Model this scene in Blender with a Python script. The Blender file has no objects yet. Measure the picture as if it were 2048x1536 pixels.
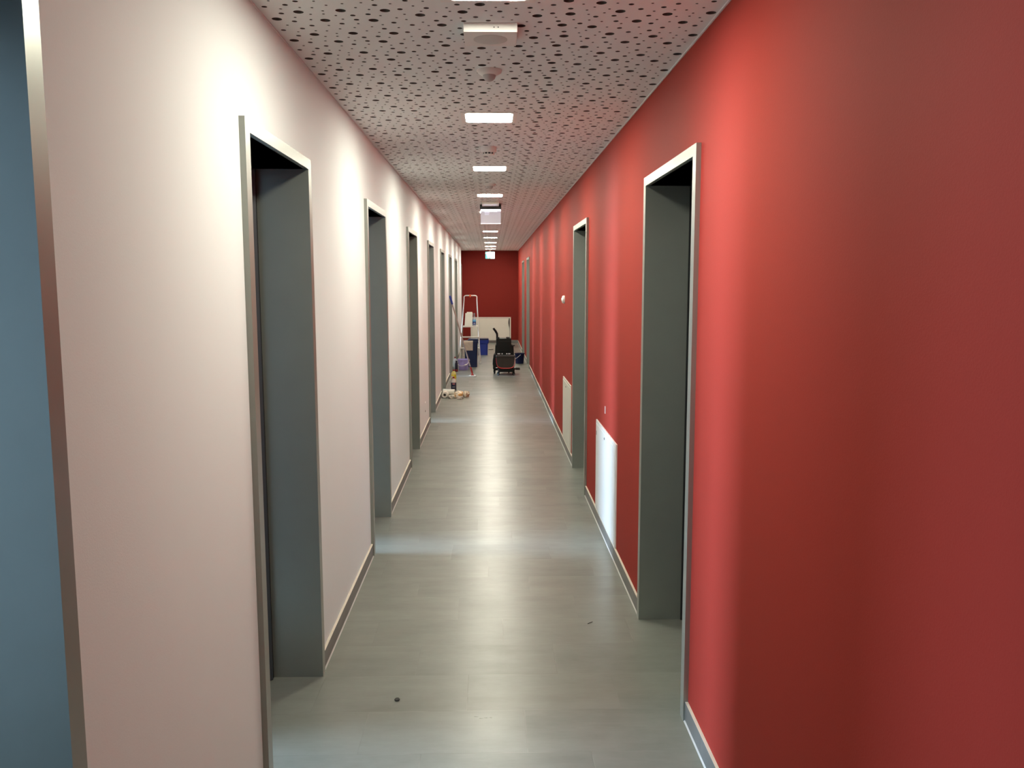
import bpy, bmesh, math, random
from mathutils import Vector, Matrix, noise
from mathutils.geometry import delaunay_2d_cdt
import numpy as np
random.seed(7)
sc = bpy.context.scene
C = sc.collection
PI = math.pi

# ------------------------------------------------------------------ camera
cd = bpy.data.cameras.new('camera'); cam = bpy.data.objects.new('camera', cd); C.objects.link(cam)
cd.sensor_width = 36.0; cd.lens = 1704.74 / 2048 * 36.0; cd.clip_start = 0.02; cd.clip_end = 200
PITCH, YAW, ROLL = math.radians(6.79095821), math.radians(1.39315869), math.radians(-0.09207755)
_f = Vector((math.sin(YAW) * math.cos(PITCH), math.cos(YAW) * math.cos(PITCH), -math.sin(PITCH)))
_r0 = Vector((math.cos(YAW), -math.sin(YAW), 0)); _u0 = _r0.cross(_f)
_r = math.cos(ROLL) * _r0 + math.sin(ROLL) * _u0; _u = -math.sin(ROLL) * _r0 + math.cos(ROLL) * _u0
m = Matrix((( _r.x, _u.x, -_f.x, 0), (_r.y, _u.y, -_f.y, 0), (_r.z, _u.z, -_f.z, 1.65), (0, 0, 0, 1)))
cam.matrix_world = m
sc.camera = cam

# ------------------------------------------------------------------ world, daylight, exposure
w = bpy.data.worlds.new('overcast sky'); sc.world = w; w.use_nodes = True
w.node_tree.nodes['Background'].inputs[0].default_value = (0.62, 0.78, 1.0, 1)
w.node_tree.nodes['Background'].inputs[1].default_value = 1.0
sc.view_settings.view_transform = 'Standard'; sc.view_settings.look = 'None'
sc.view_settings.gamma = 1.0; sc.view_settings.use_curve_mapping = False
sc.view_settings.exposure = -0.18

XL, XR, H = -0.733, 0.737, 2.509
YEND = 23.42
PROUD = 0.018                     # the casings stand this far off the wall
DH = 2.134                        # top of the casings
LEFT = [(0.51, 1.431), (2.575, 3.493), (5.039, 5.957), (7.52, 8.44), (9.94, 10.86), (12.40, 13.32), (14.86, 15.78), (17.33, 18.25)]
RIGHT = [(3.037, 4.065), (6.481, 7.52), (16.325, 17.355), (18.865, 19.895)]
ROOM_X = -4.95
DAY = [230, 640, 760, 160, 680, 420, 560, 260]      # daylight through each left-hand room's window
WOFF = [0.10] + [-0.25] * 7                      # how far each side-room window sits from its door's axis
for (a, b), p, wo in zip(LEFT, DAY, WOFF):
    ld = bpy.data.lights.new('window daylight', 'AREA'); ld.shape = 'RECTANGLE'
    ld.size = 1.4; ld.size_y = 0.92; ld.energy = p; ld.color = (0.52, 0.74, 1.0)
    lo = bpy.data.objects.new('window_daylight', ld); C.objects.link(lo)
    lo.location = (ROOM_X - 0.06, (a + b) / 2 + wo, 1.55); lo.rotation_euler = (0, -PI / 2, 0)
LAMP_Y = [2.6 + 2.0 * k for k in range(11)]; LAMP_Y[-1] = 22.15
LAMP_X = -0.006
LAMP_COL = (1.0, 0.96, 0.80); LAMP_STR = 148.0

# ------------------------------------------------------------------ materials
def srgb(r, g, b):
    f = lambda c: (c / 255 / 12.92) if c / 255 <= 0.04045 else ((c / 255 + 0.055) / 1.055) ** 2.4
    return (f(r), f(g), f(b), 1.0)
class NT:
    def __init__(s, name):
        s.m = bpy.data.materials.new(name); s.m.use_nodes = True; s.t = s.m.node_tree; s.n = s.t.nodes
        s.b = s.n['Principled BSDF']
    def node(s, kind, **kw):
        x = s.n.new(kind)
        for k, v in kw.items(): setattr(x, k, v)
        return x
    def put(s, sock, v):
        if hasattr(v, 'links') or isinstance(v, bpy.types.NodeSocket): s.t.links.new(v, sock)
        else: sock.default_value = v
    def math(s, op, a, b=0.0, c=0.0):
        x = s.node('ShaderNodeMath', operation=op)
        s.put(x.inputs[0], a); s.put(x.inputs[1], b); s.put(x.inputs[2], c)
        return x.outputs[0]
    def noise(s, vec, scale, detail=3, rough=0.5):
        x = s.node('ShaderNodeTexNoise'); s.t.links.new(vec, x.inputs['Vector'])
        x.inputs['Scale'].default_value = scale; x.inputs['Detail'].default_value = detail; x.inputs['Roughness'].default_value = rough
        return x.outputs['Fac']
    def pos(s): return s.node('ShaderNodeNewGeometry').outputs['Position']
    def obj(s): return s.node('ShaderNodeTexCoord').outputs['Object']
    def scaled(s, v, sc_):
        x = s.node('ShaderNodeVectorMath', operation='MULTIPLY'); s.t.links.new(v, x.inputs[0]); x.inputs[1].default_value = sc_
        return x.outputs[0]
    def mix(s, f, a, b, typ='MIX'):
        x = s.node('ShaderNodeMix', data_type='RGBA', blend_type=typ)
        s.put(x.inputs[0], f); s.put(x.inputs[6], a); s.put(x.inputs[7], b)
        return x.outputs[2]
    def ramp(s, f, lo, hi, tl=0.0, th=1.0):
        x = s.node('ShaderNodeMapRange'); s.put(x.inputs[0], f)
        x.inputs[1].default_value = lo; x.inputs[2].default_value = hi; x.inputs[3].default_value = tl; x.inputs[4].default_value = th
        return x.outputs[0]
    def bump(s, h, strength, dist=0.01):
        x = s.node('ShaderNodeBump'); s.put(x.inputs['Height'], h); x.inputs['Strength'].default_value = strength; x.inputs['Distance'].default_value = dist
        s.t.links.new(x.outputs[0], s.b.inputs['Normal'])
def mat(name, col, rough=0.5, metal=0.0, spec=0.5, var=0.04, vscale=9.0, bump=0.0, bscale=200.0, coord='obj'):
    k = NT(name); v = k.obj() if coord == 'obj' else k.pos()
    n = k.noise(v, vscale, 4)
    c2 = tuple(c * (1 - var * 2) for c in col[:3]) + (1,)
    k.put(k.b.inputs['Base Color'], k.mix(k.ramp(n, 0.3, 0.7), col, c2))
    k.b.inputs['Roughness'].default_value = rough; k.b.inputs['Metallic'].default_value = metal
    k.b.inputs['Specular IOR Level'].default_value = spec
    if bump: k.bump(k.noise(v, bscale, 2), bump, 0.002)
    return k.m
def emit(name, col, strength, base=None):
    k = NT(name); k.b.inputs['Base Color'].default_value = (base or col)[:3] + (1,)
    n = k.ramp(k.noise(k.obj(), 6, 2), 0.2, 0.8, 0.97, 1.03)
    k.b.inputs['Emission Color'].default_value = col[:3] + (1,)
    k.put(k.b.inputs['Emission Strength'], k.math('MULTIPLY', n, strength))
    k.b.inputs['Roughness'].default_value = 0.4
    return k.m
M = {}
M['white_wall'] = mat('white wall paint', (0.80, 0.845, 0.855, 1), 0.75, var=0.01, vscale=1.5, bump=0.10, bscale=260, coord='pos', spec=0.25)
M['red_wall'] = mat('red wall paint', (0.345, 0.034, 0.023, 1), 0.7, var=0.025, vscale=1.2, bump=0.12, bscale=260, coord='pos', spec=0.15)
M['red_end'] = mat('darker red end wall', (0.205, 0.020, 0.015, 1), 0.7, var=0.025, vscale=1.2, bump=0.12, bscale=260, coord='pos', spec=0.15)  # same red as the side wall, set darker for the end wall
M['hole_wall'] = mat('dark grey hole walls', (0.125, 0.118, 0.108, 1), 0.9, var=0.03, coord='pos', spec=0.1)  # walls of the perforations, coloured darker than the board face
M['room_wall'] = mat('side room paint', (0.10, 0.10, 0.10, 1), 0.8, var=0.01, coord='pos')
M['ceiling'] = mat('perforated plasterboard', (0.79, 0.845, 0.845, 1), 0.85, var=0.01, vscale=1.5, coord='pos', spec=0.2)
M['fleece'] = mat('dark acoustic fleece', (0.055, 0.052, 0.048, 1), 0.95, var=0.1, vscale=60, coord='pos', spec=0.1)
M['frame'] = mat('satin grey metal', (0.345, 0.370, 0.335, 1), 0.36, metal=0.6, var=0.02, coord='pos')
M['leaf'] = mat('slate door laminate', (0.045, 0.060, 0.072, 1), 0.45, var=0.03, coord='pos')
M['seal'] = mat('black rubber seal', (0.012, 0.013, 0.015, 1), 0.6)
M['steel'] = mat('brushed steel', (0.55, 0.55, 0.53, 1), 0.3, metal=1.0, bump=0.05)
M['cap'] = mat('cream top trim', (0.66, 0.62, 0.52, 1), 0.5, coord='pos')
M['sealant'] = mat('pale sealant', (0.50, 0.50, 0.48, 1), 0.5, coord='pos')
M['white_plastic'] = mat('white plastic', (0.78, 0.78, 0.76, 1), 0.38, var=0.01)
M['grey_plastic'] = mat('grey plastic', (0.22, 0.22, 0.23, 1), 0.5)
M['enamel'] = mat('white enamelled sheet', (0.82, 0.83, 0.82, 1), 0.32, var=0.01, coord='pos')
M['cream_enamel'] = mat('cream enamelled sheet', (0.74, 0.74, 0.66, 1), 0.35, var=0.01, coord='pos')
M['lens'] = mat('frosted sensor lens', (0.52, 0.50, 0.49, 1), 0.3)
M['dark'] = mat('charcoal plastic', (0.03, 0.03, 0.032, 1), 0.45)
M['lamp'] = emit('lit lamp diffuser', LAMP_COL, LAMP_STR, (0.8, 0.8, 0.8))
M['black'] = mat('black plastic', (0.006, 0.007, 0.006, 1), 0.55, var=0.1, spec=0.22)
M['bucket_grey'] = mat('dark grey plastic', (0.040, 0.035, 0.030, 1), 0.5, spec=0.25)
M['red'] = mat('red plastic', (0.33, 0.02, 0.015, 1), 0.4)
M['darkred'] = mat('dark red plastic', (0.22, 0.012, 0.012, 1), 0.4)
M['alu'] = mat('aluminium tube', (0.72, 0.69, 0.64, 1), 0.38, metal=0.6, var=0.03)
M['orange'] = mat('orange plastic', (0.85, 0.13, 0.02, 1), 0.4)
M['navy'] = mat('navy plastic', (0.012, 0.022, 0.075, 1), 0.42, spec=0.3)
M['navy2'] = mat('dark navy plastic', (0.006, 0.009, 0.045, 1), 0.5, spec=0.25)
M['blue'] = mat('blue plastic', (0.010, 0.030, 0.27, 1), 0.4)
M['handle_blue'] = mat('blue rubber grip', (0.012, 0.04, 0.27, 1), 0.45)
M['lavender'] = mat('lavender plastic', (0.40, 0.34, 0.72, 1), 0.4)
M['pole'] = mat('mop pole', (0.42, 0.36, 0.34, 1), 0.35, metal=0.3)
M['mop'] = mat('pale mop pad', (0.46, 0.48, 0.46, 1), 0.8, bump=0.3, bscale=400)
M['cloth'] = mat('beige cloth', (0.52, 0.46, 0.38, 1), 0.9, var=0.08, vscale=25, bump=0.4, bscale=500)
M['paper'] = mat('paper towel', (0.78, 0.77, 0.68, 1), 0.85, var=0.03, bump=0.3, bscale=300)
M['bottle_white'] = mat('milky bottle plastic', (0.66, 0.60, 0.54, 1), 0.35)
M['bottle_pale'] = mat('pale bottle plastic', (0.55, 0.66, 0.76, 1), 0.35)
M['bottle_yellow'] = mat('yellow bottle plastic', (0.62, 0.58, 0.20, 1), 0.3, var=0.05)
M['yellow'] = mat('yellow liquid', (0.66, 0.58, 0.03, 1), 0.3)
M['label_dark'] = mat('dark paper label', (0.018, 0.020, 0.045, 1), 0.45)
M['label_pink'] = mat('pale red print', (0.62, 0.20, 0.20, 1), 0.5)
M['label_grey'] = mat('grey print', (0.16, 0.16, 0.20, 1), 0.5)
M['blue_liquid'] = mat('blue cleaning liquid', (0.012, 0.05, 0.24, 1), 0.2)
M['label_cyan'] = mat('light blue label', (0.14, 0.42, 0.72, 1), 0.4)
M['clear'] = mat('cloudy clear plastic', (0.52, 0.55, 0.60, 1), 0.25)
def rag_mat(name, a, c, lo, hi):
    k = NT(name); v = k.obj(); n = k.noise(v, 16, 3, 0.5)
    k.put(k.b.inputs['Base Color'], k.mix(k.ramp(n, lo, hi), a, c)); k.b.inputs['Roughness'].default_value = 0.9
    k.b.inputs['Specular IOR Level'].default_value = 0.15; k.bump(k.noise(v, 300, 2), 0.4, 0.002)
    return k.m
M['rag_a'] = rag_mat('ochre stained rag', (0.80, 0.74, 0.60, 1), (0.66, 0.38, 0.14, 1), 0.47, 0.58)
M['rag_b'] = rag_mat('pinkish stained rag', (0.78, 0.70, 0.56, 1), (0.50, 0.26, 0.16, 1), 0.48, 0.60)
M['rag_c'] = mat('off white rag', (0.66, 0.64, 0.56, 1), 0.9, var=0.12, vscale=18, bump=0.5, bscale=300)
M['rubber'] = mat('black rubber', (0.015, 0.015, 0.015, 1), 0.7)
M['chrome'] = mat('worn chrome', (0.5, 0.5, 0.5, 1), 0.25, metal=1.0)
M['sign_plate'] = emit('edge lit sign plate', (0.62, 0.56, 0.66), 0.42, (0.35, 0.33, 0.36))
M['sign_smudge'] = emit('brighter mark of sign', (0.80, 0.78, 0.95), 0.60, (0.4, 0.4, 0.45))
M['sign_tube'] = emit('lit sign strip', (0.86, 0.88, 1.0), 9.0)
M['sign_edge'] = emit('bright sign edge', (0.95, 0.95, 1.0), 1.3)
M['exit_green'] = emit('lit mint sign face', (0.10, 0.80, 0.62), 1.6, (0.05, 0.4, 0.3))
M['exit_white'] = emit('lit white sign face', (0.80, 1.0, 0.96), 2.2)

def floor_material():
    k = NT('grey stone look floor tiles'); P = k.pos()
    s = k.node('ShaderNodeSeparateXYZ'); k.t.links.new(P, s.inputs[0]); X, Y = s.outputs[0], s.outputs[1]
    v = k.math('DIVIDE', k.math('SUBTRACT', Y, 3.744), 0.3025); row = k.math('FLOOR', v); fv = k.math('FRACT', v)
    off = k.math('SUBTRACT', 0.05, k.math('MULTIPLY', row, 0.225))
    u = k.math('DIVIDE', k.math('SUBTRACT', X, off), 0.602); col = k.math('FLOOR', u); fu = k.math('FRACT', u)
    du = k.math('MULTIPLY', k.math('MINIMUM', fu, k.math('SUBTRACT', 1.0, fu)), 0.602)
    dv = k.math('MULTIPLY', k.math('MINIMUM', fv, k.math('SUBTRACT', 1.0, fv)), 0.3025)
    d = k.math('MINIMUM', du, dv)
    grout = k.ramp(d, 0.0008, 0.0018, 1.0, 0.0)
    cmb = k.node('ShaderNodeCombineXYZ'); k.put(cmb.inputs[0], col); k.put(cmb.inputs[1], row)
    wn = k.node('ShaderNodeTexWhiteNoise', noise_dimensions='3D'); k.t.links.new(cmb.outputs[0], wn.inputs['Vector'])
    sh = k.node('ShaderNodeVectorMath', operation='MULTIPLY_ADD'); k.t.links.new(wn.outputs['Color'], sh.inputs[0]); sh.inputs[1].default_value = (9, 9, 9); k.t.links.new(P, sh.inputs[2])
    streak = k.noise(k.scaled(sh.outputs[0], (1.3, 5.5, 1.0)), 1.8, 6, 0.62)
    cloud = k.noise(sh.outputs[0], 3.0, 5, 0.6)
    fine = k.noise(k.scaled(sh.outputs[0], (4, 22, 1)), 4.0, 4, 0.6)
    tone = k.math('ADD', k.math('MULTIPLY', streak, 0.42), k.math('ADD', k.math('MULTIPLY', cloud, 0.46), k.math('MULTIPLY', fine, 0.12)))
    tone = k.math('ADD', tone, k.math('MULTIPLY', k.math('SUBTRACT', wn.outputs['Value'], 0.5), 0.10))
    base = k.mix(k.ramp(tone, 0.30, 0.70), (0.150, 0.160, 0.140, 1), (0.236, 0.250, 0.222, 1))
    gn = k.ramp(k.noise(P, 5, 2), 0.42, 0.6)
    gc = k.mix(gn, (0.12, 0.115, 0.10, 1), (0.30, 0.295, 0.255, 1))
    k.put(k.b.inputs['Base Color'], k.mix(k.math('MULTIPLY', grout, k.ramp(k.noise(P, 2.3, 2), 0.40, 0.62, 0.12, 0.62)), base, gc))
    k.put(k.b.inputs['Roughness'], k.ramp(tone, 0.3, 0.7, 0.36, 0.27))
    k.b.inputs['Specular IOR Level'].default_value = 0.5
    k.bump(k.math('SUBTRACT', k.math('MULTIPLY', tone, 0.22), grout), 0.16, 0.0015)
    return k.m
M['floor'] = floor_material()
M['skirt'] = mat('grey skirting tile', (0.17, 0.168, 0.158, 1), 0.4, var=0.12, vscale=6, coord='pos')

# ------------------------------------------------------------------ mesh helpers
class MB:
    def __init__(s): s.b = bmesh.new(); s.mi = 0
    def _tag(s, fs):
        for f in fs: f.material_index = s.mi
        return s
    def box(s, x0, x1, y0, y1, z0, z1):
        v = [s.b.verts.new((x, y, z)) for z in (z0, z1) for y in (y0, y1) for x in (x0, x1)]
        fs = [s.b.faces.new([v[i] for i in q]) for q in ((0, 2, 3, 1), (4, 5, 7, 6), (0, 1, 5, 4), (2, 6, 7, 3), (0, 4, 6, 2), (1, 3, 7, 5))]
        return s._tag(fs)
    def hexa(s, bot, top):
        v = [s.b.verts.new(p) for p in list(bot) + list(top)]; n = len(bot)
        fs = [s.b.faces.new(v[:n][::-1]), s.b.faces.new(v[n:])] + [s.b.faces.new((v[i], v[(i + 1) % n], v[n + (i + 1) % n], v[n + i])) for i in range(n)]
        return s._tag(fs)
    def prism(s, pts, axis, a, b):
        def P(p, t): return {'x': (t, p[0], p[1]), 'y': (p[0], t, p[1]), 'z': (p[0], p[1], t)}[axis]
        return s.hexa([P(p, a) for p in pts], [P(p, b) for p in pts])
    def tube(s, pts, r, n=12, closed=False, flat=1.0, caps=True):
        pts = [Vector(p) for p in pts]; rings = []; rs = r if hasattr(r, '__len__') else [r] * len(pts)
        up = Vector((0, 0, 1)); N = len(pts); prev = None
        for i, p in enumerate(pts):
            a = pts[(i - 1) % N] if (closed or i > 0) else p; c = pts[(i + 1) % N] if (closed or i < N - 1) else p
            t = (c - a).normalized()
            if prev is None:
                q = t.cross(up) if abs(t.dot(up)) < 0.95 else t.cross(Vector((1, 0, 0)))
            else: q = prev - t * prev.dot(t)
            q.normalize(); prev = q; w_ = t.cross(q)
            rings.append([s.b.verts.new(p + q * (rs[i] * math.cos(k * 2 * PI / n)) + w_ * (rs[i] * flat * math.sin(k * 2 * PI / n))) for k in range(n)])
        fs = []
        for i in range(N if closed else N - 1):
            A, B = rings[i], rings[(i + 1) % N]
            for k in range(n): fs.append(s.b.faces.new((A[k], A[(k + 1) % n], B[(k + 1) % n], B[k])))
        if not closed and caps: fs += [s.b.faces.new(rings[0][::-1]), s.b.faces.new(rings[-1])]
        return s._tag(fs)
    def lathe(s, prof, c=(0, 0, 0), n=28, sx=1.0, sy=1.0, axis='z', cap=True):
        rings = []
        for r, h in prof:
            ring = []
            for k in range(n):
                a = k * 2 * PI / n; x, y = r * math.cos(a) * sx, r * math.sin(a) * sy
                p = {'z': (c[0] + x, c[1] + y, c[2] + h), 'x': (c[0] + h, c[1] + x, c[2] + y), 'y': (c[0] + x, c[1] + h, c[2] + y)}[axis]
                ring.append(s.b.verts.new(p))
            rings.append(ring)
        fs = []
        for A, B in zip(rings, rings[1:]):
            for k in range(n): fs.append(s.b.faces.new((A[k], A[(k + 1) % n], B[(k + 1) % n], B[k])))
        if cap: fs += [s.b.faces.new(rings[0][::-1]), s.b.faces.new(rings[-1])]
        return s._tag(fs)
    def rbox(s, x0, x1, y0, y1, z0, z1, r, n=5, t=None):
        # box with rounded vertical edges; t=(dx,dy) inset of the bottom
        def ring(z, ins):
            out = []
            X0, X1, Y0, Y1 = x0 + ins, x1 - ins, y0 + ins, y1 - ins
            for cx, cy, a0 in ((X1 - r, Y1 - r, 0), (X0 + r, Y1 - r, PI / 2), (X0 + r, Y0 + r, PI), (X1 - r, Y0 + r, 1.5 * PI)):
                for k in range(n + 1):
                    a = a0 + k * PI / 2 / n; out.append((cx + r * math.cos(a), cy + r * math.sin(a), z))
            return out
        return s.hexa(ring(z0, t or 0), ring(z1, 0))
    def done(s, name, mats, parent=None, loc=None, smooth=False, bevel=0.0, seg=2, kind=None):
        bmesh.ops.recalc_face_normals(s.b, faces=s.b.faces)
        me = bpy.data.meshes.new(name); s.b.to_mesh(me); s.b.free()
        for k in (mats if isinstance(mats, (list, tuple)) else [mats]): me.materials.append(M[k])
        o = bpy.data.objects.new(name, me); C.objects.link(o)
        if parent: o.parent = parent
        if loc: o.location = loc
        if smooth:
            me.polygons.foreach_set('use_smooth', [True] * len(me.polygons))
            me.set_sharp_from_angle(angle=math.radians(38))
        if bevel:
            b = o.modifiers.new('bevel', 'BEVEL'); b.width = bevel; b.segments = seg; b.limit_method = 'ANGLE'; b.angle_limit = math.radians(40)
            w_ = o.modifiers.new('wn', 'WEIGHTED_NORMAL'); w_.keep_sharp = True
        if kind: o['kind'] = kind
        return o
def thing(name, label, cat, loc=(0, 0, 0), group=None, rz=0.0):
    o = bpy.data.objects.new(name, None); C.objects.link(o); o.location = loc; o.rotation_euler = (0, 0, rz)
    o.empty_display_size = 0.1; o['label'] = label; o['category'] = cat
    if group: o['group'] = group
    return o
def tag(o, label, cat, group=None):
    o['label'] = label; o['category'] = cat
    if group: o['group'] = group
    return o
def copy_tree(o, parent=None):
    c = o.copy(); C.objects.link(c)
    if parent: c.parent = parent
    for ch in [k for k in bpy.data.objects if k.parent == o]: copy_tree(ch, c)
    return c

# ------------------------------------------------------------------ setting: floor, walls
WT = 0.20                                                  # wall thickness
b = MB(); b.box(ROOM_X - 0.3, 1.6, -3.2, YEND + 0.3, -0.12, 0.0); b.done('floor', 'floor', kind='structure')
def wall_strips(x0, x1, y0, y1, doors, name, m, ho=DH - 0.02):
    b = MB(); cur = y0
    for a, c in doors:
        a2, c2 = a + 0.012, c - 0.012
        b.box(x0, x1, cur, a2, 0, H + 0.02); b.box(x0, x1, a2, c2, ho - 0.02, H + 0.02); cur = c2
    b.box(x0, x1, cur, y1, 0, H + 0.02)
    return b.done(name, m, kind='structure')
NICHE = 21.12
wall_strips(XL - WT, XL, -3.2, NICHE, LEFT, 'wall_left', 'white_wall')
b = MB(); b.box(-0.805 - WT, -0.805, NICHE, YEND, 0, H + 0.02); b.done('wall_left_recess', 'white_wall', kind='structure')
wall_strips(XR, XR + WT, -3.2, YEND, RIGHT, 'wall_right', 'red_wall')
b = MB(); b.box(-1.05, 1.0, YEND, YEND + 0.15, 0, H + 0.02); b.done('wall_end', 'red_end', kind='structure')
b = MB(); b.box(-1.05, 1.0, -3.3, -3.2, 0, H + 0.02); b.done('wall_back', 'white_wall', kind='structure')
# side rooms behind the left wall (seen only through the open doors), each with its window opening
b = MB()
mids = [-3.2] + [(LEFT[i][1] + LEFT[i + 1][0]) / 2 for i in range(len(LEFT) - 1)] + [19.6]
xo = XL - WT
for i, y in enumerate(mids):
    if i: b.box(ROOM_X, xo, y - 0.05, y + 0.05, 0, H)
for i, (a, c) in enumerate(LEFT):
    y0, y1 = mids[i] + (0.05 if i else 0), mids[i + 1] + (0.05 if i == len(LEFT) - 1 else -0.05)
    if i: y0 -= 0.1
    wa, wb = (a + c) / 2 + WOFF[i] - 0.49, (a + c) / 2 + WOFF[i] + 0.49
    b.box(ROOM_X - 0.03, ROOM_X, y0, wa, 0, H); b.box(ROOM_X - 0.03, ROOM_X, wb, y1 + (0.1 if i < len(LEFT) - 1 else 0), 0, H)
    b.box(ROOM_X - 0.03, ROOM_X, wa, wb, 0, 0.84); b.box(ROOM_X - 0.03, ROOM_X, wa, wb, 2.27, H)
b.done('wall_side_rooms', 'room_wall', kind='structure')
b = MB(); b.box(ROOM_X, xo, -0.45, -0.35, 0, H); b.done('wall_near_reflector', 'white_wall', kind='structure')  # unseen white partition added to brighten the nearest left door's reveal
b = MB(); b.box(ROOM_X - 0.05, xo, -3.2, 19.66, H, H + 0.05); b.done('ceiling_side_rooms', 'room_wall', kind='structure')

# ------------------------------------------------------------------ setting: perforated ceiling (real holes)
BIG = [(-0.698, 0.199), (-0.611, 0.124), (-0.542, 0.21), (-0.474, 0.107), (-0.383, 0.207), (-0.333, 0.104), (-0.225, 0.148), (-0.161, 0.006), (0.26, 0.127), (0.243, 0.247), (0.346, 0.016), (0.417, 0.098), (-0.087, 0.114), (-0.031, 0.039), (0.104, 0.01), (0.154, 0.149)]
MED = [(-0.646, 0.223), (-0.637, 0.054), (-0.598, 0.02), (-0.493, 0.245), (-0.669, 0.14), (-0.438, 0.201), (-0.443, 0.156), (-0.392, 0.143), (-0.706, 0.074), (0.441, 0.028), (-0.359, 0.051), (-0.319, 0.231), (-0.26, 0.007), (-0.176, 0.207), (-0.284, 0.09), (-0.2, 0.077), (0.227, 0.204), (0.256, 0.074), (0.199, 0.039), (0.202, 0.122), (0.301, 0.228), (0.345, 0.154), (0.403, 0.143), (0.418, 0.201), (-0.146, 0.162), (-0.046, 0.166), (0.087, 0.138), (0.127, 0.068), (0.167, 0.216), (-0.102, 0.041), (-0.086, 0.21), (-0.005, 0.203), (0.032, 0.106), (0.053, 0.029)]
SML = [(-0.679, 0.017), (-0.66, 0.094), (-0.597, 0.079), (-0.559, 0.08), (-0.541, 0.018), (-0.51, 0.056), (-0.531, 0.111), (-0.535, 0.143), (-0.577, 0.147), (-0.634, 0.18), (-0.588, 0.203), (-0.498, 0.158), (-0.482, 0.196), (-0.458, 0.04), (-0.439, 0.244), (-0.422, 0.077), (-0.398, 0.029), (-0.359, 0.005), (-0.382, 0.094), (-0.309, 0.038), (-0.222, 0.224), (-0.206, 0.012), (-0.24, 0.057), (-0.219, 0.109), (-0.17, 0.118), (-0.354, 0.156), (-0.275, 0.142), (-0.304, 0.178), (-0.274, 0.196), (0.216, 0.163), (0.276, 0.187), (0.292, 0.029), (0.328, 0.19), (0.371, 0.205), (0.439, 0.226), (0.397, 0.018), (0.33, 0.057), (0.309, 0.087), (0.319, 0.131), (0.379, 0.075), (0.368, 0.114), (0.447, 0.16), (-0.136, 0.073), (-0.127, 0.109), (-0.127, 0.202), (-0.095, 0.176), (-0.012, 0.1), (-0.066, 0.081), (0.005, 0.148), (0.043, 0.165), (0.073, 0.194), (0.123, 0.212), (0.128, 0.114), (0.167, 0.087), (0.019, 0.067), (-0.006, 0.006), (0.083, 0.075), (0.153, 0.017)]
PX, PY = 1.1845, 0.2487
ALLH = [(x + i * PX, y, r, n) for L, r, n in ((BIG, 0.0165, 18), (MED, 0.0088, 12), (SML, 0.0046, 8)) for x, y in L for i in (0, 1) if -0.723 < x + i * PX < 0.722]
CX0, CX1 = XL - 0.005, XR + 0.005
HP = 0.128                                   # half size of the cut-out for each recessed lamp
def clip(poly, y0, y1):
    for lim, sgn in ((y0, 1), (y1, -1)):
        out = []
        for i in range(len(poly)):
            p, q = poly[i], poly[(i + 1) % len(poly)]
            ip, iq = (p[1] - lim) * sgn >= 0, (q[1] - lim) * sgn >= 0
            if ip: out.append(p)
            if ip != iq:
                t = (lim - p[1]) / (q[1] - p[1]); out.append((p[0] + t * (q[0] - p[0]), lim))
        poly = out
        if len(poly) < 3: return []
    return poly
def row_mesh(k, y0, y1, lamps=()):
    """plasterboard strip y0..y1 with its holes; returns verts, tris, quads"""
    pv = [(CX0, y0), (CX1, y0), (CX1, y1), (CX0, y1)]; faces = [[0, 1, 2, 3]]; holes = []; walls = []
    for x, y, r, n in ALLH:
        for j in (-1, 0, 1):
            cy = k * PY + y + j * PY
            if cy + r < y0 + 1e-5 or cy - r > y1 - 1e-5: continue
            if any(abs(x - LAMP_X) < 0.145 + r and abs(cy - ly) < 0.145 + r for ly in lamps): continue
            circ = [(x + r * math.cos(a * 2 * PI / n + 0.1), cy + r * math.sin(a * 2 * PI / n + 0.1)) for a in range(n)]
            pl = clip(circ, y0, y1)
            if len(pl) >= 3: holes.append(pl); walls.append(True)
    for ly in lamps:
        pl = clip([(LAMP_X - HP, ly - HP), (LAMP_X + HP, ly - HP), (LAMP_X + HP, ly + HP), (LAMP_X - HP, ly + HP)], y0, y1)
        if len(pl) >= 3: holes.append(pl); walls.append(False)
    for pl in holes:
        i0 = len(pv); pv += pl; faces.append(list(range(i0, i0 + len(pl))))
    V, E_, F, ov, oe, of = delaunay_2d_cdt([Vector(p) for p in pv], [], faces, 1, 1e-6)
    vs = [(p.x, p.y, H) for p in V]; tris = [tuple(f) for f, o in zip(F, of) if list(o) == [0]]
    quads = []
    for pl, wl in zip(holes, walls):
        if not wl: continue
        i0 = len(vs); n = len(pl)
        vs += [(p[0], p[1], H) for p in pl] + [(p[0], p[1], H + 0.0125) for p in pl]
        for a in range(n):
            c = (a + 1) % n
            if abs(pl[a][1] - pl[c][1]) < 1e-7 and (abs(pl[a][1] - y0) < 1e-6 or abs(pl[a][1] - y1) < 1e-6): continue
            quads.append((i0 + a, i0 + c, i0 + n + c, i0 + n + a))
    return vs, tris, quads
allv, allf, allm = [], [], []
base = row_mesh(0, 0.0, PY)
K0, K1 = int(math.floor(-0.3 / PY)), int(math.ceil(YEND / PY))
for k in range(K0, K1):
    y0, y1 = k * PY, (k + 1) * PY
    lam = [ly for ly in LAMP_Y if ly + 0.16 > y0 and ly - 0.16 < y1]
    if lam: vs, t, q = row_mesh(k, y0, y1, lam)
    else: vs = [(x, y + y0, z) for x, y, z in base[0]]; t, q = base[1], base[2]
    n0 = len(allv); allv += vs
    allf += [tuple(i + n0 for i in f) for f in t] + [tuple(i + n0 for i in f) for f in q]; allm += [0] * len(t) + [1] * len(q)
n0 = len(allv); allv += [(CX0, -3.25, H), (CX1, -3.25, H), (CX1, K0 * PY, H), (CX0, K0 * PY, H)]; allf.append((n0, n0 + 1, n0 + 2, n0 + 3))
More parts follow.
